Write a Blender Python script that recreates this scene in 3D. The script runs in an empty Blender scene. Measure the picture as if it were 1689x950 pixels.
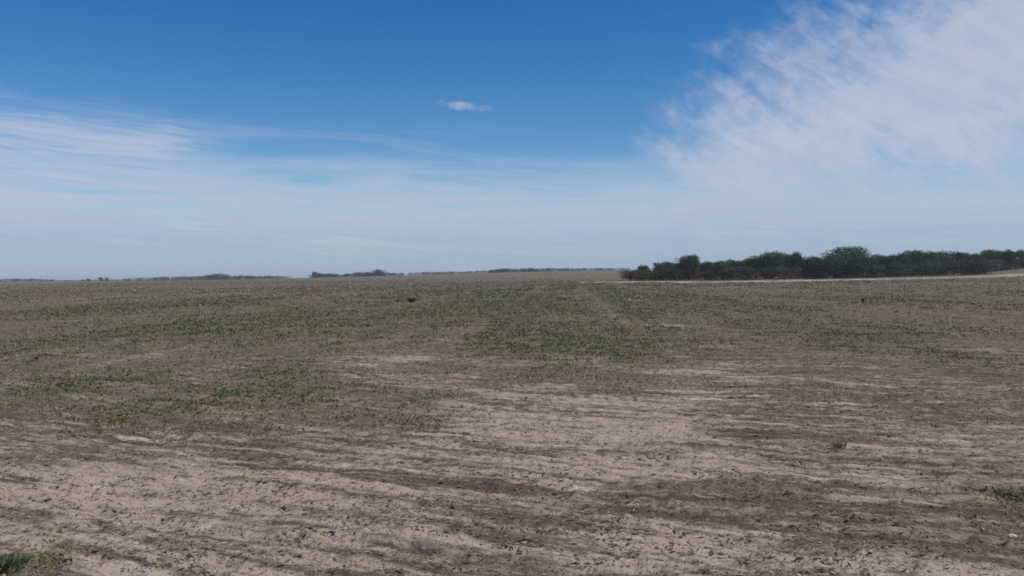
import bpy, math, random
import numpy as np
from mathutils import Matrix, Vector

SC = bpy.context.scene
COL = SC.collection
RNG = np.random.default_rng(7)
random.seed(7)

# ------------------------------------------------------------------ camera, sky, sun, exposure
CAM_H = 1.65
F_PX, IMG_W, IMG_H = 1326.0, 1689.0, 950.0
PITCH = math.radians(-0.84)
ROLL = math.radians(0.5)
SUN_AZ = math.radians(108)      # clockwise from +Y, towards +X: high on the right, a little behind the camera
SUN_EL = math.radians(57)
SKY_STRENGTH = 0.095
EXPOSURE = 0.0


class N:
    """tiny wrapper so that shader maths can be written as expressions"""
    nt = None

    def __init__(self, s):
        self.s = s

    @staticmethod
    def put(sock, v):
        if isinstance(v, N):
            N.nt.links.new(v.s, sock)
        else:
            sock.default_value = v

    @staticmethod
    def m(op, *a, clamp=False):
        n = N.nt.nodes.new('ShaderNodeMath')
        n.operation = op
        n.use_clamp = clamp
        for i, v in enumerate(a):
            N.put(n.inputs[i], v)
        return N(n.outputs[0])

    def __add__(self, o): return N.m('ADD', self, o)
    __radd__ = __add__
    def __sub__(self, o): return N.m('SUBTRACT', self, o)
    def __rsub__(self, o): return N.m('SUBTRACT', o, self)
    def __mul__(self, o): return N.m('MULTIPLY', self, o)
    __rmul__ = __mul__
    def __truediv__(self, o): return N.m('DIVIDE', self, o)

    def sat(self): return N.m('ADD', self, 0.0, clamp=True)

    def step(self, a, b):
        """smoothstep between a and b (a may be larger than b)"""
        n = N.nt.nodes.new('ShaderNodeMapRange')
        n.interpolation_type = 'SMOOTHSTEP'
        N.put(n.inputs[0], self)
        if a < b:
            n.inputs[1].default_value, n.inputs[2].default_value = a, b
            n.inputs[3].default_value, n.inputs[4].default_value = 0.0, 1.0
        else:
            n.inputs[1].default_value, n.inputs[2].default_value = b, a
            n.inputs[3].default_value, n.inputs[4].default_value = 1.0, 0.0
        return N(n.outputs[0])


def vec(x, y, z=0.0):
    n = N.nt.nodes.new('ShaderNodeCombineXYZ')
    for i, v in enumerate((x, y, z)):
        N.put(n.inputs[i], v)
    return N(n.outputs[0])


def noise(v, scale, detail=4.0, rough=0.55, dist=0.0):
    n = N.nt.nodes.new('ShaderNodeTexNoise')
    N.put(n.inputs['Vector'], v)
    n.inputs['Scale'].default_value = scale
    n.inputs['Detail'].default_value = detail
    n.inputs['Roughness'].default_value = rough
    n.inputs['Distortion'].default_value = dist
    return N(n.outputs[0])


def mixc(f, a, b):
    n = N.nt.nodes.new('ShaderNodeMix')
    n.data_type = 'RGBA'
    N.put(n.inputs[0], f)
    for sock, v in ((n.inputs[6], a), (n.inputs[7], b)):
        if isinstance(v, N):
            N.put(sock, v)
        else:
            sock.default_value = (v[0], v[1], v[2], 1.0)
    return N(n.outputs[2])


def build_camera(z0):
    cam = bpy.data.cameras.new('camera')
    cam.sensor_width = 36.0
    cam.lens = 36.0 * F_PX / IMG_W
    cam.clip_start, cam.clip_end = 0.1, 30000.0
    o = bpy.data.objects.new('camera', cam)
    COL.objects.link(o)
    f = Vector((0, math.cos(PITCH), math.sin(PITCH)))
    r0 = Vector((1, 0, 0))
    u0 = r0.cross(f)
    r = r0 * math.cos(ROLL) - u0 * math.sin(ROLL)
    u = r.cross(f)
    M = Matrix(((r.x, u.x, -f.x), (r.y, u.y, -f.y), (r.z, u.z, -f.z)))
    o.matrix_world = Matrix.Translation((0, 0, z0)) @ M.to_4x4()
    SC.camera = o
    return (f, r, u)


def build_sky():
    w = bpy.data.worlds.new('World')
    SC.world = w
    w.use_nodes = True
    nt = w.node_tree
    nt.nodes.clear()
    N.nt = nt
    out = nt.nodes.new('ShaderNodeOutputWorld')
    bg = nt.nodes.new('ShaderNodeBackground')
    nt.links.new(bg.outputs[0], out.inputs[0])
    bg.inputs[1].default_value = SKY_STRENGTH
    w.cycles.sampling_method = 'MANUAL'
    w.cycles.sample_map_resolution = 256
    sky = nt.nodes.new('ShaderNodeTexSky')
    sky.sky_type = 'NISHITA'
    sky.sun_disc = False
    sky.sun_elevation = SUN_EL
    sky.sun_rotation = SUN_AZ
    sky.altitude = 200
    sky.air_density = 1.0
    sky.dust_density = 0.0
    sky.ozone_density = 2.0
    tc = nt.nodes.new('ShaderNodeTexCoord')
    d = N(tc.outputs['Generated'])
    sep = nt.nodes.new('ShaderNodeSeparateXYZ')
    N.put(sep.inputs[0], d)
    dx, dy, dz = (N(sep.outputs[i]) for i in range(3))
    az = N.m('ARCTAN2', dx, dy) * (180 / math.pi)
    el = N.m('ARCSINE', dz) * (180 / math.pi)

    # low veil of thin high cloud round the whole horizon, its upper edge wavy and streaked
    wob = noise(d, 2.2, 3.0)
    tilt = el + az * 0.045
    stre = noise(vec(az * 0.05, tilt * 0.50), 1.0, 6.0, 0.62, 0.7)
    stre2 = noise(vec(az * 0.11 + 7.0, tilt * 1.9), 1.0, 5.0, 0.66, 1.0)
    top = 8.3 - az * 0.045 + (wob - 0.5) * 4.0
    hgt = (el - top) + (stre - 0.5) * 13.0 + (stre2 - 0.5) * 5.0
    veil = hgt.step(2.0, -5.0) * (0.46 + (stre - 0.40) * 2.8 + (stre2 - 0.45) * 2.8).sat() * el.step(0.0, 3.5)
    veil = 1.0 - (1.0 - veil) * (1.0 - el.step(6.0, 0.3) * 0.88)

    # wisps on the left, a little above the veil
    wl = noise(vec(az * 0.16 + 3.0, (el + az * 0.07) * 1.5), 1.0, 6.0, 0.64, 1.3)
    band = N.m('ABSOLUTE', el - 8.7).step(2.3, 0.3) * az.step(-17.0, -25.0)
    wis = (band * 0.55 + (wl - 0.5) * 1.6 - 0.18).step(0.0, 0.55) * 0.58 * band.step(0.0, 0.5)
    fine = noise(vec(az * 0.10 + 31.0, (el + az * 0.12) * 1.3), 1.0, 6.0, 0.65, 0.9)
    wis2 = (fine - 0.53).step(0.0, 0.25) * el.step(3.0, 5.5) * el.step(9.5, 6.5) * 0.55

    # great feathered cirrus fan rising to the right
    a0, e0, rot = 10.6, 2.8, math.radians(27)
    ra, re = az - a0, el - e0
    s = ra * math.cos(rot) + re * math.sin(rot)
    t = re * math.cos(rot) - ra * math.sin(rot)
    fr = math.radians(-35)
    fu = (az * math.cos(fr) + el * math.sin(fr))
    fv = (el * math.cos(fr) - az * math.sin(fr))
    fib = noise(vec(fu * 0.13, fv * 0.62), 1.0, 7.0, 0.64, 0.5)
    puff = noise(vec(az * 0.5, el * 0.62), 1.0, 6.0, 0.62, 0.3)
    big = noise(vec(az * 0.11 + 5.0, el * 0.16), 1.0, 3.0)
    up_edge = 7.6 - t
    lo_edge = t + s * 0.30 + 2.4
    inside = N.m('SMOOTH_MIN', N.m('SMOOTH_MIN', (az - 10.0 - el * 0.10) * 0.95, up_edge, 2.0), lo_edge * 0.8, 2.0)
    dens = inside * 0.20 + (fib - 0.5) * 1.35 + (puff - 0.5) * 1.15 + (big - 0.5) * 0.9
    fan = dens.step(-0.42, 1.10) * (0.66 + puff * 0.36 + (fib - 0.5) * 0.55)
    fan = fan * s.step(75.0, 50.0) * (s + 3.0).step(0.0, 4.0)
    # the same kind of thin cirrus, in patches, over the rest of the sky
    pl = vec(dx / (dz + 0.12), dy / (dz + 0.12))
    far_p = noise(pl, 0.35, 2.0)
    far_f = noise(pl, 1.4, 7.0, 0.66, 1.2)
    rest = (far_p * 1.2 + far_f - 1.02).step(0.0, 0.45) * 0.75 * el.step(19.0, 30.0)

    # the one small cloud left of the middle, and a smaller one low on the right
    def small(ca, ce, wa, we, tilt, amp):
        q = noise(vec(az * 0.9 + ca, el * 1.5), 1.0, 5.0, 0.6)
        A = (az - ca) / wa
        E = (el - ce - (az - ca) * tilt) / we
        r2 = A * A + E * E
        return (1.0 - r2 + (q - 0.5) * 3.0).step(0.0, 1.5) * amp
    sm = small(-3.35, 11.95, 2.1, 0.36, -0.09, 0.55) + small(26.1, 4.95, 1.3, 0.28, 0.05, 0.4)

    cover = 1.0 - (1.0 - veil.sat()) * (1.0 - wis) * (1.0 - fan.sat()) * (1.0 - rest) * (1.0 - sm.sat()) * (1.0 - wis2)
    cover = N.m('MINIMUM', cover, 0.93) * el.step(-6.0, -0.5)
    hsv = nt.nodes.new('ShaderNodeHueSaturation')
    nt.links.new(sky.outputs[0], hsv.inputs['Color'])
    hsv.inputs['Hue'].default_value = 0.507
    hsv.inputs['Saturation'].default_value = 1.46
    hsv.inputs['Value'].default_value = 1.04
    k = 1.0 / SKY_STRENGTH
    cloudc = mixc(el.step(9.0, 0.5) * (1.45 - stre2 * 1.0 - stre * 0.7 + el.step(5.0, 1.0) * 0.6).sat(), (0.512 * k, 0.563 * k, 0.680 * k), (0.318 * k, 0.428 * k, 0.612 * k))
    col = mixc(cover, N(hsv.outputs[0]), cloudc)
    N.put(bg.inputs[0], col)


def build_sun():
    L = bpy.data.lights.new('sun', 'SUN')
    L.energy = 3.5
    L.angle = math.radians(0.55)
    L.color = (1.0, 0.94, 0.85)
    o = bpy.data.objects.new('sun', L)
    COL.objects.link(o)
    to_sun = Vector((math.sin(SUN_AZ) * math.cos(SUN_EL), math.cos(SUN_AZ) * math.cos(SUN_EL), math.sin(SUN_EL)))
    o.rotation_euler = (-to_sun).to_track_quat('-Z', 'Y').to_euler()
    o.location = (60, 20, 90)


build_sky()
build_sun()
SC.view_settings.view_transform = 'Standard'
SC.view_settings.look = 'None'
SC.view_settings.exposure = EXPOSURE
SC.view_settings.gamma = 1.0
SC.view_settings.use_curve_mapping = False
SC.render.engine = 'CYCLES'
SC.cycles.max_bounces = 4
SC.cycles.diffuse_bounces = 2
SC.cycles.transparent_max_bounces = 8
SC.cycles.volume_bounces = 0
SC.cycles.use_denoising = False
SC.cycles.pixel_filter_type = 'BLACKMAN_HARRIS'
SC.cycles.filter_width = 1.7

# ------------------------------------------------------------------ numpy noise and the lie of the land


def _hash(ix, iy, seed):
    h = (ix.astype(np.int64) * 374761393 + iy.astype(np.int64) * 668265263 + seed * 974634777) & 0xFFFFFFFF
    h = ((h ^ (h >> 13)) * 1274126177) & 0xFFFFFFFF
    return ((h ^ (h >> 16)) & 0xFFFF) / 65535.0


def vnoise(x, y, seed=0):
    ix, iy = np.floor(x), np.floor(y)
    fx, fy = x - ix, y - iy
    fx = fx * fx * fx * (fx * (fx * 6 - 15) + 10)
    fy = fy * fy * fy * (fy * (fy * 6 - 15) + 10)
    a, b = _hash(ix, iy, seed), _hash(ix + 1, iy, seed)
    c, d = _hash(ix, iy + 1, seed), _hash(ix + 1, iy + 1, seed)
    return (a + (b - a) * fx) * (1 - fy) + (c + (d - c) * fx) * fy


def fbm(x, y, octaves=4, seed=0, gain=0.5):
    s, amp, tot = 0.0, 1.0, 0.0
    for k in range(octaves):
        s = s + amp * vnoise(x * 2.03 ** k + 17.3 * k, y * 2.03 ** k - 9.1 * k, seed + k)
        tot += amp
        amp *= gain
    return s / tot


def sstep(a, b, x):
    t = np.clip((x - a) / (b - a), 0, 1)
    return t * t * (3 - 2 * t)


TILL = math.radians(-22)        # headland tillage runs to the right and towards the viewer


def till_uv(x, y):
    xx = x + 0.35 * (fbm(x / 3.0, y / 3.0, 2, 51) - 0.5)
    yy = y + 0.3 * (fbm(x / 4.5, y / 4.5, 2, 52) - 0.5) - 0.012 * x * x * np.exp(-(x / 9.0) ** 2)
    return xx * math.cos(TILL) + yy * math.sin(TILL), -xx * math.sin(TILL) + yy * math.cos(TILL)


def land(x, y):
    """large shapes only"""
    x = np.asarray(x, float)
    y = np.asarray(y, float)
    r = np.hypot(x, y)
    z = 6.0 * np.exp(-((x - 120) / 250) ** 2 - ((y - 650) / 280) ** 2)
    z = z + 3.3 * np.exp(-((x - 200) / 75) ** 2 - ((y - 265) / 75) ** 2)
    z = z + 0.5 * (fbm(x / 70, y / 70, 3, 3) - 0.5) * sstep(15, 90, r) * sstep(900, 300, r)
    z = z + 0.16 * (fbm(x / 9, y / 9, 3, 5) - 0.5) * sstep(2, 12, r) * sstep(400, 80, r)
    return z


def land_fine(x, y):
    """land with furrows and loose soil"""
    r = np.hypot(x, y)
    z = land(x, y)
    near = sstep(45, 14, r)
    u, v = till_uv(x, y)
    fur = fbm(u / 2.6, v / 0.30, 3, 21)
    fur2 = fbm(u / 1.3, v / 0.09, 3, 25)
    z = z + near * (0.070 * (fur - 0.5) + 0.060 * (fur2 - 0.5))
    z = z + sstep(22, 8, r) * 0.036 * (fbm(x / 0.11, y / 0.15, 3, 27) - 0.5)
    z = z + sstep(90, 20, r) * 0.07 * (fbm(x / 0.9, y / 0.9, 3, 29) - 0.5)
    return z


Z0 = float(land(np.array(0.0), np.array(0.0))) + CAM_H
CF, CR, CU = build_camera(Z0)


def ray(px, py):
    d = CF * F_PX + CR * (px - IMG_W / 2) - CU * (py - IMG_H / 2)
    return d / d.y


_YS = np.geomspace(2.0, 3500.0, 5000)


def ground_at(px, py):
    """point of the land seen at a photograph pixel"""
    d = ray(px, py)
    zz = Z0 + d.z * _YS - land(d.x * _YS, _YS)
    k = np.argmax(zz < 0) if (zz < 0).any() else len(_YS) - 1
    return float(d.x * _YS[k]), float(_YS[k])


def at_depth(px, y):
    """ground point in the direction of pixel column px at depth y"""
    d = ray(px, 455)
    x = d.x * y
    return x, y, float(land(np.array(x), np.array(y)))


def px_row(x, y, z):
    """photograph row of a world point"""
    p = Vector((x, y, z - Z0))
    return IMG_H / 2 - F_PX * p.dot(CU) / p.dot(CF)


# ------------------------------------------------------------------ what covers the field (world-space patches)
def patches(spec):
    out = []
    for px, py, rx, ry, w in spec:
        cx, cy = ground_at(px, py)
        x2, _ = ground_at(px + rx, py)
        _, yn = ground_at(px, py + ry)
        _, yf = ground_at(px, py - ry) if py - ry > 462 else (0, cy * 1.5)
        out.append((cx, cy, abs(x2 - cx), max(cy - yn, 0.1), max(yf - cy, 0.1), w))
    return out


GRASS = patches([
    (120, 632, 180, 24, .75), (420, 655, 230, 38, .9), (560, 690, 120, 22, .5), (60, 660, 120, 20, .4),
    (960, 562, 175, 26, 1.0), (770, 575, 130, 20, .5), (720, 600, 100, 22, .35),
    (380, 545, 220, 26, .55), (260, 505, 160, 8, .7), (840, 505, 190, 26, .6), (1100, 500, 160, 16, .5),
    (1430, 496, 90, 9, .55), (1640, 600, 60, 35, .4), (1400, 545, 240, 30, .3), (1250, 590, 200, 18, .25), (1150, 585, 90, 12, .35), (90, 580, 130, 26, .35),
    (30, 925, 60, 34, .8), (690, 690, 90, 20, .45), (1000, 590, 120, 16, .4), (1390, 655, 60, 12, .3),
    (1670, 815, 40, 16, .5), (930, 470, 220, 8, .25)])
SAND = patches([
    (850, 672, 200, 18, .85), (1000, 705, 260, 18, .75), (1150, 612, 80, 7, .75), (590, 600, 70, 11, .45),
    (250, 800, 260, 44, .85), (80, 730, 150, 12, .55), (640, 905, 220, 42, .9), (720, 735, 80, 14, .5),
    (1080, 770, 230, 16, .8), (1400, 795, 150, 10, .45), (1000, 915, 180, 30, .8), (1500, 938, 240, 18, .75),
    (150, 850, 150, 30, .8), (460, 830, 130, 30, .6), (960, 600, 60, 8, .45), (720, 560, 40, 7, .25),
    (1480, 745, 180, 14, .4), (300, 940, 120, 16, .6), (800, 640, 120, 8, .5), (560, 560, 90, 10, .2)])
DARK = patches([
    (1380, 570, 280, 55, .45), (560, 745, 220, 18, .55), (790, 790, 240, 20, .6), (1150, 835, 300, 26, .5),
    (1550, 860, 190, 40, .45), (200, 700, 220, 16, .5), (385, 878, 70, 12, 1.0), (20, 790, 60, 12, .9),
    (1000, 650, 330, 8, .5), (1180, 690, 260, 9, .45), (1560, 690, 150, 20, .45), (400, 925, 110, 9, .6),
    (900, 860, 160, 10, .5), (1210, 725, 120, 7, .5), (250, 880, 90, 7, .5), (1450, 640, 180, 16, .35)])
PALE = patches([
    (1140, 820, 60, 6, .8), (215, 722, 80, 5, .7), (430, 725, 60, 6, .7), (1390, 665, 70, 4, .7), (960, 805, 60, 4, .6),
    (640, 850, 70, 6, .6), (1520, 775, 70, 4, .6), (700, 905, 60, 7, .6), (985, 592, 40, 5, .6), (1200, 655, 120, 4, .6),
    (1320, 880, 70, 6, .5), (930, 545, 30, 3, .4), (1110, 538, 50, 3, .6)])


def field(pl, x, y, wx, wy):
    s = np.zeros_like(x)
    for cx, cy, rx, rn, rf, w in pl:
        dy = (y + wy * 1.1 - cy)
        ry = np.where(dy < 0, rn, rf) * 1.25
        q = ((x + wx * 1.1 - cx) / (rx * 1.15)) ** 2 + (dy / ry) ** 2
        s = np.maximum(s, w * np.exp(-q * 0.9))
    return s


def masks(x, y):
    r = np.hypot(x, y)
    sc = np.clip(r / 14.0, 0.5, 12.0)
    wx = (fbm(x / 1.6, y / 1.6, 3, 61) - 0.5) * sc * 1.1
    wy = (fbm(x / 1.4, y / 1.4, 3, 62) - 0.5) * sc * 1.1
    u, v = till_uv(x, y)
    st = fbm(u / 1.3, v / 0.10, 4, 71, 0.62) - 0.5
    st2 = fbm(u / 3.8, v / 0.45, 3, 75) - 0.5
    nearw = sstep(30, 10, r)
    xr = x - 0.065 * y
    rows = 0.6 * fbm(xr / 0.55, y / 60.0, 2, 81) + 0.3 * fbm(xr / 2.2, y / 70.0, 2, 82) - 0.45
    m1 = fbm(x / 2.2, y / 3.0, 4, 83) - 0.5
    wheel = np.zeros_like(x)                    # wheel marks running away over the field
    for c in (-9.3, -7.5, -3.1, -1.3, 1.9, 3.7, 8.1, 9.9, 15.0, 16.8):
        wheel = np.maximum(wheel, np.exp(-((xr - c - 0.9 * (fbm(y / 40.0, y * 0 + c, 2, 95) - 0.5)) / 0.16) ** 2))
    wheel = wheel * sstep(12, 18, r) * sstep(330, 120, r) * sstep(0.25, 0.6, fbm(x / 3.0 + 40, y / 12.0, 3, 96)) * (y > 0)
    m2 = fbm(x / 11.0, y / 16.0, 4, 87) - 0.5
    m3 = fbm(x / 55.0, y / 75.0, 4, 89) - 0.5
    farw = 1 - nearw
    blot = fbm(x / 1.3, y / 1.6, 3, 77) - 0.5
    mid = nearw * (2.1 * st + 0.8 * st2 + 1.3 * blot) + farw * (0.9 * rows + 0.8 * m1)
    base_sand = 0.13 * nearw + 0.10
    sand = 0.72 * field(SAND, x, y, wx, wy) + base_sand + 0.75 * mid + 0.3 * m2 * farw + 0.3 * m3 * sstep(80, 200, r) + 0.14 * wheel
    base_g = 0.12 + 0.36 * sstep(8, 26, r) + 0.12 * sstep(100, 300, r)
    grass = field(GRASS, x, y, wx, wy) + base_g - 0.24 * wheel - 0.8 * rows * sstep(10, 22, r) + 0.9 * m1 * sstep(4, 12, r) + 0.5 * m2 * sstep(20, 60, r) + 0.6 * m3 * sstep(90, 200, r)
    grass = grass - 0.35 * np.clip(sand - 0.55, 0, 1) - 0.35 * nearw * np.clip(st, 0, 1)
    dark = field(DARK, x, y, wx, wy) * (0.42 - 2.6 * st * nearw) + nearw * (-1.7 * st - 0.5 * st2 + 0.04) - 0.4 * m1 * farw
    pale = 1.5 * field(PALE, x, y, wx * 0.4, wy * 0.4) + nearw * (2.5 * st - 0.38)
    return (np.clip(sand, 0, 1), np.clip(grass, 0, 1), np.clip(dark, 0, 1), np.clip(pale, 0, 1))


# ------------------------------------------------------------------ mesh helpers
def mesh_np(name, verts, faces_flat, loop_counts, attrs=None, smooth=False):
    me = bpy.data.meshes.new(name)
    verts = np.ascontiguousarray(verts, dtype=np.float32)
    faces_flat = np.ascontiguousarray(faces_flat, dtype=np.int32)
    loop_counts = np.ascontiguousarray(loop_counts, dtype=np.int32)
    me.vertices.add(len(verts))
    me.vertices.foreach_set('co', verts.ravel())
    me.loops.add(len(faces_flat))
    me.loops.foreach_set('vertex_index', faces_flat)
    me.polygons.add(len(loop_counts))
    starts = np.concatenate(([0], np.cumsum(loop_counts)[:-1])).astype(np.int32)
    me.polygons.foreach_set('loop_start', starts)
    if smooth:
        me.polygons.foreach_set('use_smooth', np.ones(len(loop_counts), dtype=bool))
    for k, a in (attrs or {}).items():
        at = me.attributes.new(k, 'FLOAT', 'POINT')
        at.data.foreach_set('value', np.ascontiguousarray(a, dtype=np.float32))
    me.update(calc_edges=True)
    me.validate()
    return me


def link(name, me, mat=None, parent=None, **props):
    o = bpy.data.objects.new(name, me)
    COL.objects.link(o)
    if mat is not None:
        me.materials.clear()
        me.materials.append(mat)
    if parent is not None:
        o.parent = parent
    for k, v in props.items():
        o[k] = v
    return o


def new_mat(name):
    m = bpy.data.materials.new(name)
    m.use_nodes = True
    nt = m.node_tree
    nt.nodes.clear()
    N.nt = nt
    out = nt.nodes.new('ShaderNodeOutputMaterial')
    b = nt.nodes.new('ShaderNodeBsdfPrincipled')
    nt.links.new(b.outputs[0], out.inputs[0])
    b.inputs['Roughness'].default_value = 0.9
    b.inputs['Specular IOR Level'].default_value = 0.12
    return m, b


def attr(name):
    n = N.nt.nodes.new('ShaderNodeAttribute')
    n.attribute_name = name
    return N(n.outputs['Fac'])


def world_pos():
    g = N.nt.nodes.new('ShaderNodeNewGeometry')
    return N(g.outputs['Position'])


# ------------------------------------------------------------------ materials
def soil_material():
    m, b = new_mat('field_soil')
    p = world_pos()
    sep = N.nt.nodes.new('ShaderNodeSeparateXYZ')
    N.put(sep.inputs[0], p)
    px, py = N(sep.outputs[0]), N(sep.outputs[1])
    tw = noise(p, 0.4, 2.0) * 0.5
    tu = px * math.cos(TILL) + py * math.sin(TILL)
    tv = py * math.cos(TILL) - px * math.sin(TILL) + tw
    sand, grass, dark, pale = attr('sand'), attr('grass'), attr('dark'), attr('pale')
    n1 = noise(p, 9.0, 5.0, 0.65)                              # decimetre mottling
    n2 = noise(p, 1.1, 4.0, 0.62)
    n3 = noise(p, 34.0, 3.0, 0.7)                              # crumbs
    n4 = noise(p, 0.16, 4.0, 0.62)
    sa = noise(vec(tu * 0.7, tv * 9.0), 1.0, 5.0, 0.68)        # tillage smears
    sb = noise(vec(tu * 4.0 + 9.0, tv * 17.0), 1.0, 4.0, 0.68)
    s = (sand + (n1 - 0.5) * 1.1 + (n2 - 0.5) * 0.5 + (sa - 0.5) * 1.9 + (sb - 0.5) * 1.5).step(0.06, 1.0)
    col = mixc((n1 * 0.55 + n3 * 0.45).step(0.36, 0.64), (0.090, 0.069, 0.056), (0.225, 0.176, 0.142))
    sandc = mixc(noise(p, 0.7, 3.0), (0.415, 0.306, 0.228), (0.395, 0.318, 0.266))
    col = mixc(s, col, sandc)
    col = mixc((dark + (n1 - 0.5) * 1.1 + (0.5 - sa) * 2.2 + (0.5 - sb) * 0.8).step(0.2, 1.0) * 0.80, col, (0.078, 0.060, 0.051))
    col = mixc((pale + (n1 - 0.5) * 0.5 + (sa - 0.5) * 1.5 + (sb - 0.5) * 1.3).step(0.3, 0.9) * 0.80, col, (0.54, 0.48, 0.43))
    wh = noise(p, 3.2, 5.0, 0.7).step(0.56, 0.72) * noise(p, 0.55, 3.0).step(0.46, 0.62)
    col = mixc(wh * s * 0.75, col, (0.53, 0.475, 0.44))       # bleached, silty spots
    g = (grass + (n1 - 0.5) * 0.7 + (n2 - 0.5) * 0.6 + (n4 - 0.5) * 0.5).step(0.26, 0.92)
    gc = mixc((n1 * 0.5 + n2 * 0.3 + n4 * 0.2).step(0.40, 0.60), (0.215, 0.180, 0.112), (0.085, 0.098, 0.044))
    col = mixc(g * 0.62, col, gc)
    spk = (n3 * 0.5 + sb * 0.5).step(0.49, 0.38)              # dark litter worked into the surface
    col = mixc(spk * 0.72, col, (0.080, 0.062, 0.046))
    lit = (n3 * 0.6 + n1 * 0.4).step(0.56, 0.70)               # pale crumbs
    col = mixc(lit * 0.5, col, (0.45, 0.37, 0.29))
    N.put(b.inputs['Base Color'], col)
    bump = N.nt.nodes.new('ShaderNodeBump')
    bump.inputs['Strength'].default_value = 1.0
    bump.inputs['Distance'].default_value = 0.05
    N.put(bump.inputs['Height'], n1 * 0.5 + n3 * 0.3 + sb * 0.5)
    N.nt.links.new(bump.outputs[0], b.inputs['Normal'])
    b.inputs['Specular IOR Level'].default_value = 0.05
    return m


def tint_material(name, c0, c1, c2, rough=0.8, spec=0.2, translucent=False, vary=False):
    m, b = new_mat(name)
    t = attr('tint')
    col = mixc((t * 2.0).sat(), c0, c1)
    col = mixc((t * 2.0 - 1.0).sat(), col, c2)
    if vary:                                    # every tree its own shade
        oi = N.nt.nodes.new('ShaderNodeObjectInfo')
        rn = N(oi.outputs['Random'])
        hs = N.nt.nodes.new('ShaderNodeHueSaturation')
        N.put(hs.inputs['Hue'], 0.475 + rn * 0.05)
        N.put(hs.inputs['Saturation'], 1.15 - rn * 0.35)
        N.put(hs.inputs['Value'], 0.62 + N.m('FRACT', rn * 7.31) * 0.75)
        N.put(hs.inputs['Color'], col)
        col = N(hs.outputs[0])
    N.put(b.inputs['Base Color'], col)
    b.inputs['Roughness'].default_value = rough
    b.inputs['Specular IOR Level'].default_value = spec
    if translucent:
        nt = N.nt
        tr = nt.nodes.new('ShaderNodeBsdfTranslucent')
        N.put(tr.inputs[0], col)
        mx = nt.nodes.new('ShaderNodeMixShader')
        mx.inputs[0].default_value = 0.25
        out = [n for n in nt.nodes if n.type == 'OUTPUT_MATERIAL'][0]
        nt.links.new(b.outputs[0], mx.inputs[1])
        nt.links.new(tr.outputs[0], mx.inputs[2])
        nt.links.new(mx.outputs[0], out.inputs[0])
    return m


def bark_material():
    m, b = new_mat('bark')
    p = world_pos()
    N.put(b.inputs['Base Color'], mixc(noise(p, 6.0, 4.0), (0.055, 0.042, 0.032), (0.13, 0.105, 0.085)))
    return m


def track_material():
    m, b = new_mat('track_sand')
    p = world_pos()
    n = noise(p, 0.35, 5.0, 0.6)
    n2 = noise(p, 3.0, 4.0)
    c = mixc((n * 0.7 + n2 * 0.3).step(0.40, 0.62), (0.20, 0.168, 0.118), (0.41, 0.345, 0.265))
    N.put(b.inputs['Base Color'], c)
    return m


M_SOIL = soil_material()
M_WEED = tint_material('weed_leaf', (0.102, 0.126, 0.048), (0.185, 0.178, 0.084), (0.40, 0.335, 0.210), translucent=True)
M_STRAW = tint_material('crop_residue', (0.075, 0.060, 0.036), (0.155, 0.128, 0.074), (0.46, 0.38, 0.27), rough=1.0, spec=0.0)
M_CLOD = tint_material('soil_clod', (0.150, 0.118, 0.098), (0.270, 0.212, 0.170), (0.46, 0.36, 0.285), rough=1.0, spec=0.0)
M_LEAF = tint_material('tree_leaf', (0.022, 0.046, 0.024), (0.052, 0.088, 0.040), (0.11, 0.15, 0.062), translucent=True, vary=True)
M_LEAF_B = tint_material('bush_leaf', (0.040, 0.044, 0.024), (0.078, 0.078, 0.042), (0.150, 0.130, 0.080), translucent=True, vary=True)
M_GREEN = tint_material('lush_leaf', (0.055, 0.078, 0.034), (0.095, 0.115, 0.055), (0.19, 0.17, 0.10), translucent=True)
M_DRY = tint_material('dry_leaf', (0.13, 0.105, 0.055), (0.21, 0.175, 0.095), (0.30, 0.26, 0.15), translucent=True)
M_BARK = bark_material()
M_TRACK = track_material()
M_STONE = tint_material('pale_stone', (0.38, 0.36, 0.34), (0.5, 0.48, 0.45), (0.6, 0.58, 0.55))


# ------------------------------------------------------------------ ground
def build_ground():
    half = math.radians(52)
    a_mid = np.linspace(-half, half, 620)
    a_rest = np.linspace(half, 2 * math.pi - half, 60)[1:-1]
    ang = np.concatenate((a_mid, a_rest))
    rr = [0.0 + 0.3]
    while rr[-1] < 5000:
        r = rr[-1]
        if r < 3.2:
            st = 0.06
        elif r < 60:
            st = max(0.02, r * 0.0062)
        else:
            st = r * 0.0062 * min(3.2, 1 + (r - 60) / 500)
        rr.append(r + st)
    rr = np.array(rr)
    A, R = np.meshgrid(ang, rr)
    X, Y = R * np.sin(A), R * np.cos(A)
    Z = land_fine(X, Y)
    nr, na = X.shape
    verts = np.stack((X, Y, Z), -1).reshape(-1, 3)
    verts = np.vstack((verts, [[0, 0, float(land(np.array(0.), np.array(0.)))]]))
    i = np.arange(nr - 1)[:, None] * na
    j = np.arange(na)[None, :]
    j2 = (j + 1) % na
    q = np.stack((i + j, i + na + j, i + na + j2, i + j2), -1).reshape(-1, 4)[:, ::-1]
    c = len(verts) - 1
    jj = np.arange(na)
    tri = np.stack((np.full(na, c), jj, (jj + 1) % na), -1)[:, ::-1]
    flat = np.concatenate((q.ravel(), tri.ravel()))
    cnt = np.concatenate((np.full(len(q), 4), np.full(len(tri), 3)))
    sand, grass, dark, pale = masks(verts[:, 0], verts[:, 1])
    me = mesh_np('ground', verts, flat, cnt, dict(sand=sand, grass=grass, dark=dark, pale=pale), smooth=True)
    link('ground', me, M_SOIL, kind='structure', label='bare sandy field with tillage streaks and thin green regrowth')


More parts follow.
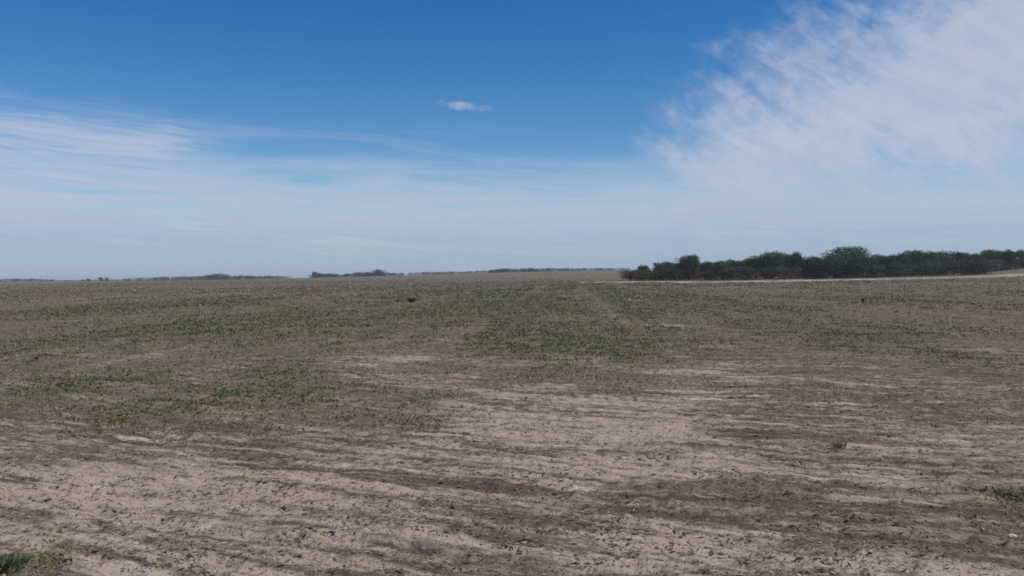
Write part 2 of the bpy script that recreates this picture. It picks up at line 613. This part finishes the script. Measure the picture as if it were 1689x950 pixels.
def build_track():
    pts = [ground_at(px, py) for px, py in ((958, 467.5), (1040, 466), (1130, 466.5), (1220, 465.5), (1330, 463.5), (1440, 461.5),
                                           (1540, 459), (1600, 457.5), (1650, 455.5), (1689, 452.5))]
    pts = np.array(pts + [(pts[-1][0] + 30, pts[-1][1] + 4), (pts[-1][0] + 90, pts[-1][1] + 2)])
    tt = np.linspace(0, len(pts) - 1, 240)
    cx = np.interp(tt, np.arange(len(pts)), pts[:, 0])
    cy = np.interp(tt, np.arange(len(pts)), pts[:, 1])
    k = np.ones(15) / 15
    cy = np.convolve(np.pad(cy, 7, mode='edge'), k, 'valid')
    wid = 2.5 + 7.5 * sstep(0, 2, tt) + 3.5 * (fbm(cx / 14, cy * 0, 3, 31) - 0.5) * 2 + 3.0 * sstep(6, 9, tt)
    V, F = [], []
    cols = 9
    for n in range(len(tt)):
        for c in range(cols):
            s = c / (cols - 1) * 2 - 1
            x, y = cx[n], cy[n] + s * wid[n] / 2
            y += 0.5 * (vnoise(np.array(x / 2.5), np.array(c * 3.1), 9) - 0.5) * (1 if c in (0, cols - 1) else 0) * 3
            z = float(land_fine(np.array(x), np.array(y))) + 0.24 * (1 - s * s) - 0.03
            V.append((x, y, z + 0.03))
    for n in range(len(tt) - 1):
        for c in range(cols - 1):
            a = n * cols + c
            F += [a, a + 1 + 0, a + cols + 1, a + cols][::-1]
    F = np.array(F)
    me = mesh_np('dirt_track', np.array(V), F, np.full(len(F) // 4, 4), smooth=True)
    link('dirt_track', me, M_TRACK, kind='structure', label='pale sandy track running along the front of the thicket')
    return cx, cy


build_ground()
build_track()


# ------------------------------------------------------------------ leaves, trees
def leaf_quads(base, direction, length, width, nrm_jit, rng):
    """diamond leaves: base, two sides, tip"""
    d = direction / np.linalg.norm(direction, axis=1, keepdims=True)
    rnd = rng.normal(size=d.shape) * nrm_jit + np.array([0, 0, 1.0])
    side = np.cross(d, rnd)
    side /= np.linalg.norm(side, axis=1, keepdims=True) + 1e-9
    L, W = length[:, None], width[:, None]
    up = np.cross(side, d)
    v = np.stack((base, base + d * L * 0.5 + side * W * 0.5 + up * W * 0.1, base + d * L - up * W * 0.15,
                  base + d * L * 0.5 - side * W * 0.5 + up * W * 0.1), 1)
    return v.reshape(-1, 3)


def quads_mesh(name, verts, tint_per_quad):
    n = len(verts) // 4
    return mesh_np(name, verts, np.arange(n * 4), np.full(n, 4), dict(tint=np.repeat(tint_per_quad, 4)))


def unit(n, rng):
    v = rng.normal(size=(n, 3))
    return v / np.linalg.norm(v, axis=1, keepdims=True)


def crown_mesh(seed, rx, rz, z0, n_clump, n_leaf, leaf, flat_bottom=0.25, umbrella=0.0):
    """clumps of leaves spread through an ellipsoid of half width rx and height rz from z0 (unit tree is 1 m high)"""
    rng = np.random.default_rng(seed)
    B, D, L, W, T = [], [], [], [], []
    for k in range(n_clump):
        a = rng.uniform(0, 2 * math.pi)
        h = rng.uniform(0, 1) ** 0.8
        prof = math.sin(math.pi * min(1.0, (flat_bottom + (1 - flat_bottom) * (1 - h)) ** (0.9 + umbrella))) ** 0.6 if h > 0.5 - umbrella else 0.82 + 0.18 * h
        rad = rx * prof * math.sqrt(rng.uniform(0.15, 1.0)) * rng.uniform(0.75, 1.15)
        c = np.array([math.cos(a) * rad, math.sin(a) * rad, z0 + rz * (0.08 + 0.84 * h)])
        cr = rx * rng.uniform(0.22, 0.42)
        m = int(n_leaf * rng.uniform(0.6, 1.3))
        u = unit(m, rng)
        rr = cr * rng.uniform(0.45, 1.08, m)[:, None]
        pos = c + u * rr * np.array([1, 1, 0.72])
        B.append(pos)
        D.append(u + rng.normal(size=u.shape) * 0.6 + np.array([0, 0, 0.15]))
        L.append(leaf * rng.uniform(0.6, 1.35, m))
        W.append(leaf * rng.uniform(0.35, 0.75, m))
        T.append(np.clip(rng.uniform(0.15, 0.75) + rng.normal(size=m) * 0.2, 0, 1))
    B, D, L, W, T = (np.concatenate(q) for q in (B, D, L, W, T))
    return quads_mesh('crown', leaf_quads(B, D, L, W, 0.9, rng), T)


def tube(V, F, pts, rad, n=7):
    base = len(V)
    pts = [Vector(p) for p in pts]
    for i, p in enumerate(pts):
        t = (pts[min(i + 1, len(pts) - 1)] - pts[max(i - 1, 0)]).normalized()
        a = t.cross(Vector((0.3, 1, 0.1))).normalized()
        b = t.cross(a)
        for k in range(n):
            th = 2 * math.pi * k / n
            V.append(p + (a * math.cos(th) + b * math.sin(th)) * rad[i])
    for i in range(len(pts) - 1):
        for k in range(n):
            k2 = (k + 1) % n
            F.append((base + i * n + k, base + i * n + k2, base + (i + 1) * n + k2, base + (i + 1) * n + k))


def trunk_mesh(seed, rx, top, stems=1, limbs=5, r0=0.03):
    rng = random.Random(seed)
    V, F = [], []
    for s in range(stems):
        a = rng.uniform(0, 6.28)
        lean = rng.uniform(0.02, 0.1) if stems == 1 else rng.uniform(0.12, 0.4) * rx * 2
        P = [Vector((math.cos(a) * lean * t * t + rng.uniform(-.01, .01), math.sin(a) * lean * t * t + rng.uniform(-.01, .01), -0.03 + (top * 0.8 + 0.03) * t))
             for t in (0, .12, .3, .5, .75, 1)]
        R = [r0 * 1.35, r0, r0 * .85, r0 * .7, r0 * .45, r0 * .2]
        tube(V, F, P, R)
        for q in range(limbs):
            t0 = rng.uniform(0.25, 0.8)
            k = min(int(t0 * 5), 4)
            b = P[k].lerp(P[k + 1], 0.5)
            th = rng.uniform(0, 6.28)
            ln = rx * rng.uniform(0.45, 0.85)
            e = b + Vector((math.cos(th) * ln, math.sin(th) * ln, rng.uniform(0.1, 0.28)))
            mid = b.lerp(e, 0.5) + Vector((0, 0, 0.03))
            tube(V, F, [b, mid, e], [r0 * .5, r0 * .34, r0 * .12], 5)
    me = bpy.data.meshes.new('trunk')
    me.from_pydata([tuple(v) for v in V], [], F)
    me.polygons.foreach_set('use_smooth', [True] * len(F))
    me.materials.append(M_BARK)
    return me


TREE_P = [  # unit height prototypes: broad dome, rounded, tall oval, irregular
    (crown_mesh(1, 0.62, 0.80, 0.20, 70, 190, 0.042, 0.2, 0.25), trunk_mesh(1, 0.6, 0.9, 1, 7)),
    (crown_mesh(2, 0.46, 0.86, 0.14, 60, 190, 0.042), trunk_mesh(2, 0.45, 0.9, 2, 4)),
    (crown_mesh(3, 0.36, 0.88, 0.12, 50, 190, 0.042, 0.35), trunk_mesh(3, 0.35, 0.92, 1, 6)),
    (crown_mesh(4, 0.55, 0.84, 0.16, 56, 190, 0.042, 0.15), trunk_mesh(4, 0.5, 0.9, 3, 3, 0.024)),
    (crown_mesh(8, 0.50, 0.86, 0.14, 62, 190, 0.042, 0.22), trunk_mesh(8, 0.5, 0.9, 2, 5)),
]
BUSH_P = [
    (crown_mesh(5, 0.75, 0.96, 0.04, 34, 80, 0.085), trunk_mesh(5, 0.7, 0.8, 4, 2, 0.022)),
    (crown_mesh(6, 0.95, 0.94, 0.04, 36, 80, 0.090), trunk_mesh(6, 0.9, 0.7, 5, 2, 0.022)),
    (crown_mesh(7, 0.62, 0.97, 0.03, 30, 80, 0.085), trunk_mesh(7, 0.6, 0.8, 4, 2, 0.022)),
]
FAR_P = [
    (crown_mesh(11, 0.80, 0.95, 0.03, 40, 60, 0.10), trunk_mesh(1, 0.6, 0.8, 2, 4)),
    (crown_mesh(12, 0.62, 0.95, 0.04, 40, 60, 0.10), trunk_mesh(2, 0.5, 0.8, 2, 4)),
    (crown_mesh(13, 0.42, 0.95, 0.04, 36, 60, 0.10, 0.35), trunk_mesh(3, 0.35, 0.9, 1, 6)),
    (crown_mesh(14, 1.00, 0.95, 0.03, 44, 60, 0.10, 0.15), trunk_mesh(4, 0.5, 0.8, 3, 3, 0.024)),
    (crown_mesh(15, 0.70, 0.95, 0.04, 40, 60, 0.10), trunk_mesh(8, 0.5, 0.8, 2, 5)),
]
for me, _ in TREE_P + FAR_P:
    me.materials.append(M_LEAF)
for me, _ in BUSH_P:
    me.materials.append(M_LEAF_B)
_k = [0]


def plant(name, proto, x, y, height, wscale, label, cat, group=None):
    _k[0] += 1
    rng = random.Random(_k[0] * 31)
    e = bpy.data.objects.new(name, None)
    COL.objects.link(e)
    z = float(land_fine(np.array(float(x)), np.array(float(y))))
    e.location = (x, y, z - 0.02)
    e.rotation_euler = (0, 0, rng.uniform(0, 6.28))
    e.scale = (height * wscale, height * wscale, height)
    e['label'], e['category'] = label, cat
    if group:
        e['group'] = group
    link('crown', proto[0], None, e)
    link('trunk', proto[1], None, e)
    return e


ORD = ['first', 'second', 'third', 'fourth', 'fifth', 'sixth', 'seventh', 'eighth', 'ninth', 'tenth', 'eleventh', 'twelfth', 'thirteenth',
       'fourteenth', 'fifteenth', 'sixteenth', 'seventeenth', 'eighteenth', 'nineteenth', 'twentieth', 'twenty-first', 'twenty-second',
       'twenty-third', 'twenty-fourth', 'twenty-fifth', 'twenty-sixth', 'twenty-seventh', 'twenty-eighth', 'twenty-ninth', 'thirtieth',
       'thirty-first', 'thirty-second', 'thirty-third', 'thirty-fourth', 'thirty-fifth']


def size_for(px, y, top_row):
    """height that puts the crown top on a photograph row"""
    x, y, z = at_depth(px, y)
    lo, hi = 0.3, 30.0
    for _ in range(30):
        m = (lo + hi) / 2
        if px_row(x, y, z + m) > top_row:
            lo = m
        else:
            hi = m
    return x, z, lo


def build_thicket():
    _, y_left = ground_at(1035, 463.5)
    # taller trees on the skyline: px, top row, depth behind the front, prototype, width factor, label
    T = [
        (1062, 437.5, 4, 4, .85, 'small rounded tree at the left end of the thicket'),
        (1092, 432.5, 6, 1, 1.0, 'compact tree left of the flat-topped tree near the thicket end'),
        (1136, 423.0, 6, 0, .78, 'flat-topped dark tree rising near the left end of the thicket'),
        (1168, 431.5, 10, 4, .9, 'low tree directly right of the flat-topped dark tree'),
        (1190, 431.0, 7, 3, .9, 'tree in the dip of the thicket, second right of the flat-topped tree'),
        (1214, 429.0, 11, 1, 1.0, 'tree on the left shoulder of the broad green dome'),
        (1246, 423.5, 13, 4, 1.0, 'left of the two trees that form the broad green dome'),
        (1272, 418.0, 10, 0, .80, 'broad light green domed tree in the middle of the thicket'),
        (1306, 417.5, 14, 3, .9, 'right-hand tree of the broad green dome'),
        (1338, 424.0, 12, 1, 1.0, 'lower tree filling the gap left of the tallest dome'),
        (1356, 424.5, 8, 4, .9, 'small tree against the left foot of the tallest dome'),
        (1396, 410.0, 12, 0, 1.22, 'tallest dark tree of the thicket with a wide smooth dome'),
        (1432, 424.0, 14, 4, .9, 'tree against the right foot of the tallest dome'),
        (1458, 421.0, 18, 1, 1.1, 'first tree of the level skyline right of the tallest dome'),
        (1480, 420.0, 22, 3, 1.0, 'second tree of the level skyline right of the tallest dome'),
        (1504, 415.5, 26, 0, .75, 'third tree of the level skyline right of the tallest dome'),
        (1528, 414.5, 30, 4, 1.0, 'fourth tree of the level skyline right of the tallest dome'),
        (1552, 415.5, 34, 1, 1.1, 'fifth tree of the level skyline right of the tallest dome'),
        (1578, 416.5, 38, 3, 1.0, 'sixth tree of the level skyline right of the tallest dome'),
        (1602, 418.0, 42, 4, 1.0, 'seventh tree of the level skyline right of the tallest dome'),
        (1628, 414.0, 46, 0, .75, 'eighth tree of the level skyline right of the tallest dome'),
        (1652, 413.0, 50, 4, 1.05, 'ninth tree of the level skyline right of the tallest dome'),
        (1676, 413.5, 54, 3, 1.05, 'last full tree before the right edge of the picture'),
        (1702, 414.5, 58, 1, 1.1, 'tree cut by the right edge of the picture'),
        (1730, 415.0, 62, 4, 1.1, 'tree beyond the right edge of the thicket view'),
    ]
    for px, top, back, p, w, lab in T[:-1]:
        y = y_left + back
        x, z, h = size_for(px, y, top)
        plant('thicket_tree', TREE_P[p], x, y, h, w, lab, 'tree', 'trees of the thicket beyond the sandy track')
    # second row behind, closing the gaps
    n = 0
    for px in np.linspace(1110, 1690, 22):
        top = np.interp(px, [1110, 1136, 1180, 1272, 1306, 1340, 1396, 1440, 1504, 1690], [434, 430, 435, 425, 424, 428, 418, 427, 420, 418]) + random.uniform(0, 3)
        y = y_left + 16 + np.interp(px, [1100, 1400, 1690], [0, 6, 58]) + random.uniform(-2, 2)
        x, z, h = size_for(px, y, top)
        plant('thicket_tree', TREE_P[random.choice([0, 1, 3, 4])], x, y, h, random.uniform(.95, 1.15),
              '%s tree from the left in the back row of the thicket' % ORD[n], 'tree', 'second row of thicket trees')
        n += 1
    # bushes along the front
    n = 0
    rows = np.concatenate((np.linspace(1036, 1625, 30), np.linspace(1632, 1705, 5)))
    for i, px in enumerate(rows):
        px = px + random.uniform(-5, 5)
        base = np.interp(px, [1030, 1200, 1340, 1440, 1500, 1600, 1630], [463, 461.5, 459.5, 458, 455.5, 453, 451.5])
        x, y = ground_at(px, base + 0.3)
        y = min(y, y_left + 30) if px < 1628 else y_left + np.interp(px, [1628, 1705], [42, 54])
        y += random.uniform(0, 3)
        top = np.interp(px, [1030, 1050, 1100, 1200, 1400, 1500, 1620], [451, 447, 444, 442, 439, 434, 430]) + random.uniform(-4, 4)
        x, z, h = size_for(px, y, top)
        plant('thicket_bush', BUSH_P[i % 3], x, y, h, random.uniform(1.1, 1.45),
              '%s low bush from the left along the foot of the thicket' % ORD[n], 'bush', 'bushes along the foot of the thicket')
        n += 1


def build_far_trees():
    G = 'scattered trees on the far skyline'
    T = [
        (146, 459.5, 900, 1, .9, 'left small tree of the tiny far cluster on the left skyline'),
        (166, 457.5, 900, 2, .9, 'taller left tree of the close pair on the left skyline'),
        (176, 457.8, 905, 2, .9, 'right tree of the close pair on the left skyline'),
        (346, 453.0, 820, 0, .95, 'left tree of the flat dark clump on the left skyline'),
        (360, 452.3, 824, 3, 1.1, 'middle tree of the flat dark clump on the left skyline'),
        (372, 453.2, 818, 4, 1.0, 'right tree of the flat dark clump on the left skyline'),
        (392, 454.2, 822, 0, .9, 'low spreading tree just right of the flat dark clump'),
        (410, 455.6, 824, 3, 1.0, 'lowest tree trailing right of the flat dark clump'),
        (519, 448.5, 740, 2, .8, 'slim upright tree at the left of the middle skyline group'),
        (528, 450.5, 744, 1, .9, 'small tree right beside the slim upright skyline tree'),
        (539, 451.2, 742, 4, 1.1, 'third tree of the middle skyline group'),
        (549, 451.5, 740, 0, .9, 'fourth, rightmost and lowest tree of the middle skyline group'),
        (572, 451.0, 730, 2, .75, 'lone thin sapling between the two middle skyline groups'),
        (592, 449.6, 735, 3, 1.1, 'broad low tree left of the square dark skyline tree'),
        (608, 448.6, 735, 4, 1.0, 'tree touching the square dark skyline tree on its left'),
        (624, 445.0, 732, 1, .95, 'square dark tree standing highest on the middle skyline'),
        (822, 444.0, 700, 0, .9, 'low left tree of the skyline hump near the middle'),
        (834, 442.6, 702, 0, .9, 'left rounded tree on the hill crest near the middle'),
        (864, 442.8, 704, 4, 1.1, 'left tree of the second rounded clump on the hill crest'),
        (876, 441.8, 702, 0, .85, 'right tree of the second rounded clump on the hill crest'),
    ]
    for px, top, y, p, w, lab in T:
        x, z, h = size_for(px, y, top)
        h = max(h, 1.5)
        plant('skyline_tree', FAR_P[p], x, y, h, w * 1.25, lab, 'tree', G)


def tree_band(px0, px1, depth, rows, n, label):
    """far wood that reads as one thin mass"""
    rng = np.random.default_rng(int(px0) + 500)
    pxs = rng.uniform(px0, px1, n)
    ys = depth + rng.uniform(-25, 25, n)
    B, D, L, W, T = [], [], [], [], []
    for px, y in zip(pxs, ys):
        top = np.interp(px, rows[0], rows[1]) + 0.9 * (vnoise(np.array(px / 9.0), np.array(0.0), 4) - 0.5)
        x, z, h = size_for(px, y, top)
        h = max(h, 1.2)
        m = 60
        u = unit(m, rng)
        c = np.array([x, y, z + h * 0.5])
        B.append(c + u * np.array([h * 0.75, h * 0.75, h * 0.5]) * rng.uniform(0.5, 1, (m, 1)))
        D.append(u + rng.normal(size=u.shape) * 0.5)
        L.append(np.full(m, h * 0.22) * rng.uniform(0.6, 1.3, m))
        W.append(np.full(m, h * 0.13) * rng.uniform(0.6, 1.3, m))
        T.append(np.clip(rng.uniform(0.1, 0.8) + rng.normal(size=m) * 0.2, 0, 1))
    B, D, L, W, T = (np.concatenate(q) for q in (B, D, L, W, T))
    me = quads_mesh('far_woodland', leaf_quads(B, D, L, W, 0.9, rng), T)
    link('far_woodland', me, M_LEAF, kind='stuff', label=label, category='woodland', group='far woods along the skyline')


build_thicket()
build_far_trees()
tree_band(88, 212, 1000, ([88, 150, 212], [461.9, 461.2, 460.6]), 110, 'faint thin dark line under the close pair of trees on the left skyline')
tree_band(640, 812, 745, ([640, 700, 760, 812], [451.0, 449.6, 448.0, 446.4]), 150, 'thin green-grey hedge line along the rising middle skyline')
tree_band(-40, 92, 1100, ([-40, 50, 92], [460.4, 459.8, 460.8]), 150, 'thin dark line of far woodland at the left edge of the horizon')
tree_band(205, 480, 900, ([205, 260, 330, 400, 480], [459.4, 457.6, 455.8, 455.2, 456.0]), 260, 'long low dark wood along the horizon under the flat clump')
tree_band(512, 645, 760, ([512, 555, 566, 580, 640, 645], [452.2, 452.2, 453.6, 450.8, 449.8, 451.6]), 150, 'low scrub line under the square dark skyline tree')
tree_band(806, 1040, 720, ([806, 830, 860, 900, 960, 1040], [445.8, 443.6, 444.0, 442.8, 442.6, 442.6]), 240, 'thin dark scrub line on the hill crest left of the thicket')


# ------------------------------------------------------------------ loose cover of the field
def scatter(n, rmin, rmax, half_deg=47):
    r = np.exp(RNG.uniform(math.log(rmin), math.log(rmax), n))
    a = np.radians(RNG.uniform(-half_deg, half_deg, n))
    x, y = r * np.sin(a), r * np.cos(a)
    return x, y, r


def build_weeds():
    x, y, r = scatter(520000, 3.0, 420)
    sand, grass, dark, pale = masks(x, y)
    clump = fbm(x / 0.45, y / 0.45, 3, 101)
    pr = np.clip((grass - 0.16) * 1.15, 0, 1) ** 1.2 * (0.38 + 0.95 * sstep(0.42, 0.68, clump)) * (1 - 0.6 * sstep(120, 420, r)) + 0.05 + 0.10 * sstep(0.5, 0.7, clump) * sstep(30, 12, r)
    keep = RNG.uniform(size=len(x)) < pr
    x, y, r, grass = x[keep], y[keep], r[keep], grass[keep]
    n = len(x)
    nb = 4
    size = np.clip(RNG.lognormal(0, 0.5, n), 0.3, 2.0) * (0.013 + 0.011 * grass) * (1 + 0.05 * np.clip(r - 6, 0, 200))
    size = np.minimum(size, 0.24)
    X = np.repeat(x, nb)
    Y = np.repeat(y, nb)
    S = np.repeat(size, nb)
    X = X + RNG.normal(size=n * nb) * S * 0.6
    Y = Y + RNG.normal(size=n * nb) * S * 0.6
    Z = land_fine(X, Y) - 0.004
    th = RNG.uniform(0, 2 * math.pi, n * nb)
    up = RNG.uniform(0.25, 1.5, n * nb)
    D = np.stack((np.cos(th), np.sin(th), up), 1)
    L = S * RNG.uniform(0.7, 1.4, n * nb)
    W = L * RNG.uniform(0.22, 0.5, n * nb)
    tint = np.clip(np.repeat(RNG.uniform(-0.1, 0.95, n) + (0.62 - grass) * 0.8, nb) + RNG.normal(size=n * nb) * 0.13, 0, 1)
    me = quads_mesh('weeds', leaf_quads(np.stack((X, Y, Z), 1), D, L, W, 0.5, RNG), tint)
    link('weeds', me, M_WEED, kind='stuff', label='sparse low green weeds sprouting over the field', category='weeds')
    return n


def build_residue():
    x, y, r = scatter(480000, 2.8, 200)
    sand, grass, dark, pale = masks(x, y)
    clump = fbm(x / 0.35, y / 0.2, 3, 111)
    u, v = till_uv(x, y)
    lines = fbm(u / 1.4, v / 0.12, 3, 71)
    pr = (0.10 + 1.0 * sstep(0.50, 0.66, clump) + 0.40 * sstep(0.52, 0.32, lines)) * (1 - 0.35 * np.clip(sand - 0.4, 0, 1)) * 1.05
    keep = RNG.uniform(size=len(x)) < pr
    x, y, r = x[keep], y[keep], r[keep]
    n = len(x)
    S = np.clip(RNG.lognormal(0, 0.65, n), 0.25, 2.8) * 0.022 * (1 + 0.045 * np.clip(r - 5, 0, 120))
    th = RNG.uniform(0, 2 * math.pi, n)
    D = np.stack((np.cos(th), np.sin(th), np.abs(RNG.normal(size=n)) * 0.10), 1)
    P = np.stack((x, y, land_fine(x, y) + 0.002), 1)
    me = quads_mesh('crop_residue', leaf_quads(P, D, S, S * RNG.uniform(0.08, 0.42, n), 0.25, RNG), np.clip(RNG.beta(1.5, 2.2, n), 0, 1))
    link('crop_residue', me, M_STRAW, kind='stuff', label='dark and straw-coloured crop residue littering the soil', category='crop residue')
    return n


def build_clods():
    x, y, r = scatter(100000, 2.8, 60)
    sand, grass, dark, pale = masks(x, y)
    clump = fbm(x / 0.5, y / 0.25, 3, 121)
    pr = (0.06 + 0.55 * sstep(0.5, 0.75, clump) + 0.2 * dark) * 0.55
    keep = RNG.uniform(size=len(x)) < pr
    x, y, r, sand, dark = x[keep], y[keep], r[keep], sand[keep], dark[keep]
    n = len(x)
    g = (1 + 5 ** 0.5) / 2
    ico = np.array([(-1, g, 0), (1, g, 0), (-1, -g, 0), (1, -g, 0), (0, -1, g), (0, 1, g), (0, -1, -g), (0, 1, -g), (g, 0, -1), (g, 0, 1), (-g, 0, -1), (-g, 0, 1)]) / 1.9
    fc = np.array([(0, 11, 5), (0, 5, 1), (0, 1, 7), (0, 7, 10), (0, 10, 11), (1, 5, 9), (5, 11, 4), (11, 10, 2), (10, 7, 6), (7, 1, 8),
                   (3, 9, 4), (3, 4, 2), (3, 2, 6), (3, 6, 8), (3, 8, 9), (4, 9, 5), (2, 4, 11), (6, 2, 10), (8, 6, 7), (9, 8, 1)])
    S = np.clip(RNG.lognormal(0, 0.45, n) * 0.0075 * (1 + 0.05 * np.clip(r - 5, 0, 60)), 0.003, 0.017)
    V = ico[None] * RNG.uniform(0.6, 1.3, (n, 12, 1)) * np.stack((RNG.uniform(.8, 1.6, n), RNG.uniform(.7, 1.2, n), RNG.uniform(.45, .8, n)), 1)[:, None, :]
    th = RNG.uniform(0, 6.28, n)
    c, s = np.cos(th)[:, None], np.sin(th)[:, None]
    V = np.stack((V[..., 0] * c - V[..., 1] * s, V[..., 0] * s + V[..., 1] * c, V[..., 2]), -1) * S[:, None, None]
    V += np.stack((x, y, land_fine(x, y) - S * 0.1), 1)[:, None, :]
    F = (fc[None] + (np.arange(n) * 12)[:, None, None]).ravel()
    tint = np.clip(0.6 * sand + RNG.normal(size=n) * 0.2 + 0.15 - 0.2 * dark, 0, 1)
    me = mesh_np('soil_clods', V.reshape(-1, 3), F, np.full(n * 20, 3), dict(tint=np.repeat(tint, 12)))
    link('soil_clods', me, M_CLOD, kind='stuff', label='small brown soil clods strewn over the tilled ground', category='soil clods')
    return n


print('weeds', build_weeds(), 'residue', build_residue(), 'clods', build_clods())


# ------------------------------------------------------------------ single plants and stones
def leafy_plant(name, px, py, radius, height, n, mat, label, cat, seed, leafw=0.25, spread=0.9, leafl=1.0):
    rng = np.random.default_rng(seed)
    x, y = ground_at(px, py)
    e = bpy.data.objects.new(name, None)
    COL.objects.link(e)
    e.location = (x, y, float(land_fine(np.array(x), np.array(y))) - 0.005)
    e['label'], e['category'] = label, cat
    th = rng.uniform(0, 6.28, n)
    rad = radius * 0.75 * np.sqrt(rng.uniform(0, 1, n))
    zz = rng.uniform(0, 0.35, n) * height * (1 - rad / radius * 0.6)
    B = np.stack((np.cos(th) * rad, np.sin(th) * rad, zz), 1)
    th2 = th + rng.normal(size=n) * 0.7
    D = np.stack((np.cos(th2) * spread, np.sin(th2) * spread, rng.uniform(0.5, 1.6, n)), 1)
    L = height * rng.uniform(0.45, 0.85, n) * leafl
    me = quads_mesh('foliage', leaf_quads(B, D, L, L * leafw * rng.uniform(0.6, 1.3, n), 0.5, rng), np.clip(rng.normal(0.45, 0.25, n), 0, 1))
    link('foliage', me, mat, e)
    V, F = [], []
    for k in range(7):
        a = rng.uniform(0, 6.28)
        q = radius * rng.uniform(0.1, 0.5)
        tube(V, F, [(math.cos(a) * q * .3, math.sin(a) * q * .3, -0.01), (math.cos(a) * q * .6, math.sin(a) * q * .6, height * .35),
                    (math.cos(a) * q, math.sin(a) * q, height * .7)], [height * .022, height * .016, height * .006], 5)
    sm = bpy.data.meshes.new('stem')
    sm.from_pydata([tuple(v) for v in V], [], F)
    link('stem', sm, mat, e)
    sm.attributes.new('tint', 'FLOAT', 'POINT')
    return e


leafy_plant('green_tuft', -8, 942, 0.20, 0.075, 500, M_GREEN, 'lush green leafy tuft in the bottom left corner', 'plant', 1, 0.3)
leafy_plant('green_tuft', 1686, 820, 0.20, 0.07, 380, M_GREEN, 'lush green leafy tuft at the right edge on dark soil', 'plant', 2, 0.25)
leafy_plant('dry_grass_tuft', 1384, 740, 0.08, 0.11, 70, M_DRY, 'small upright tuft of dry yellow grass on the right', 'grass tuft', 3, 0.10, 0.35)
leafy_plant('dry_grass_tuft', 1547, 792, 0.10, 0.09, 60, M_DRY, 'straw-coloured grass tuft left of the right-edge green tuft', 'grass tuft', 4, 0.10, 0.5)
leafy_plant('dark_bush', 679, 499, 0.15, 0.36, 300, M_LEAF_B, 'small dark lone bush far out in the middle of the field', 'bush', 5, 0.3, 0.7)
leafy_plant('dark_sapling', 1423, 500, 0.04, 0.34, 50, M_LEAF_B, 'thin dark upright stem standing alone in the green patch on the right', 'sapling', 6, 0.2, 0.2)


def stone(px, py, size, label, seed):
    rng = np.random.default_rng(seed)
    import bmesh
    bm = bmesh.new()
    bmesh.ops.create_icosphere(bm, subdivisions=2, radius=1.0)
    for v in bm.verts:
        p = v.co.copy()
        v.co *= 0.8 + 0.5 * float(vnoise(np.array(p.x * 1.7 + seed), np.array(p.y * 1.7 + p.z * 2.1), seed))
        v.co.z *= 0.6
    me = bpy.data.meshes.new('pale_stone')
    bm.to_mesh(me)
    bm.free()
    a = me.attributes.new('tint', 'FLOAT', 'POINT')
    a.data.foreach_set('value', rng.uniform(0.2, 0.8, len(me.vertices)).astype(np.float32))
    x, y = ground_at(px, py)
    o = link('pale_stone', me, M_STONE, None, label=label, category='stone')
    o.location = (x, y, float(land_fine(np.array(x), np.array(y))) + size * 0.25)
    o.scale = (size, size * 0.8, size)
    o.rotation_euler = (0, 0, seed)


stone(1671, 884, 0.022, 'small pale stone near the lower right edge of the field', 3)
stone(1038, 496, 0.10, 'pale lump far out in the field below the thicket end', 4)


# ------------------------------------------------------------------ thin haze in the air over the plain
def build_haze():
    V = [(sx * 5200, sy * 5200, z) for z in (-2.5, 17.0) for sx, sy in ((-1, -1), (1, -1), (1, 1), (-1, 1))]
    F = [(3, 2, 1, 0), (4, 5, 6, 7), (0, 1, 5, 4), (1, 2, 6, 5), (2, 3, 7, 6), (3, 0, 4, 7)]
    me = bpy.data.meshes.new('haze')
    me.from_pydata(V, [], F)
    m = bpy.data.materials.new('haze_air')
    m.use_nodes = True
    nt = m.node_tree
    nt.nodes.clear()
    out = nt.nodes.new('ShaderNodeOutputMaterial')
    v = nt.nodes.new('ShaderNodeVolumePrincipled')
    v.inputs['Color'].default_value = (0.88, 0.93, 1.0, 1)
    v.inputs['Density'].default_value = 0.00026
    nt.links.new(v.outputs[0], out.inputs['Volume'])
    link('haze', me, m, kind='stuff', label='thin pale haze over the far plain')


build_haze()
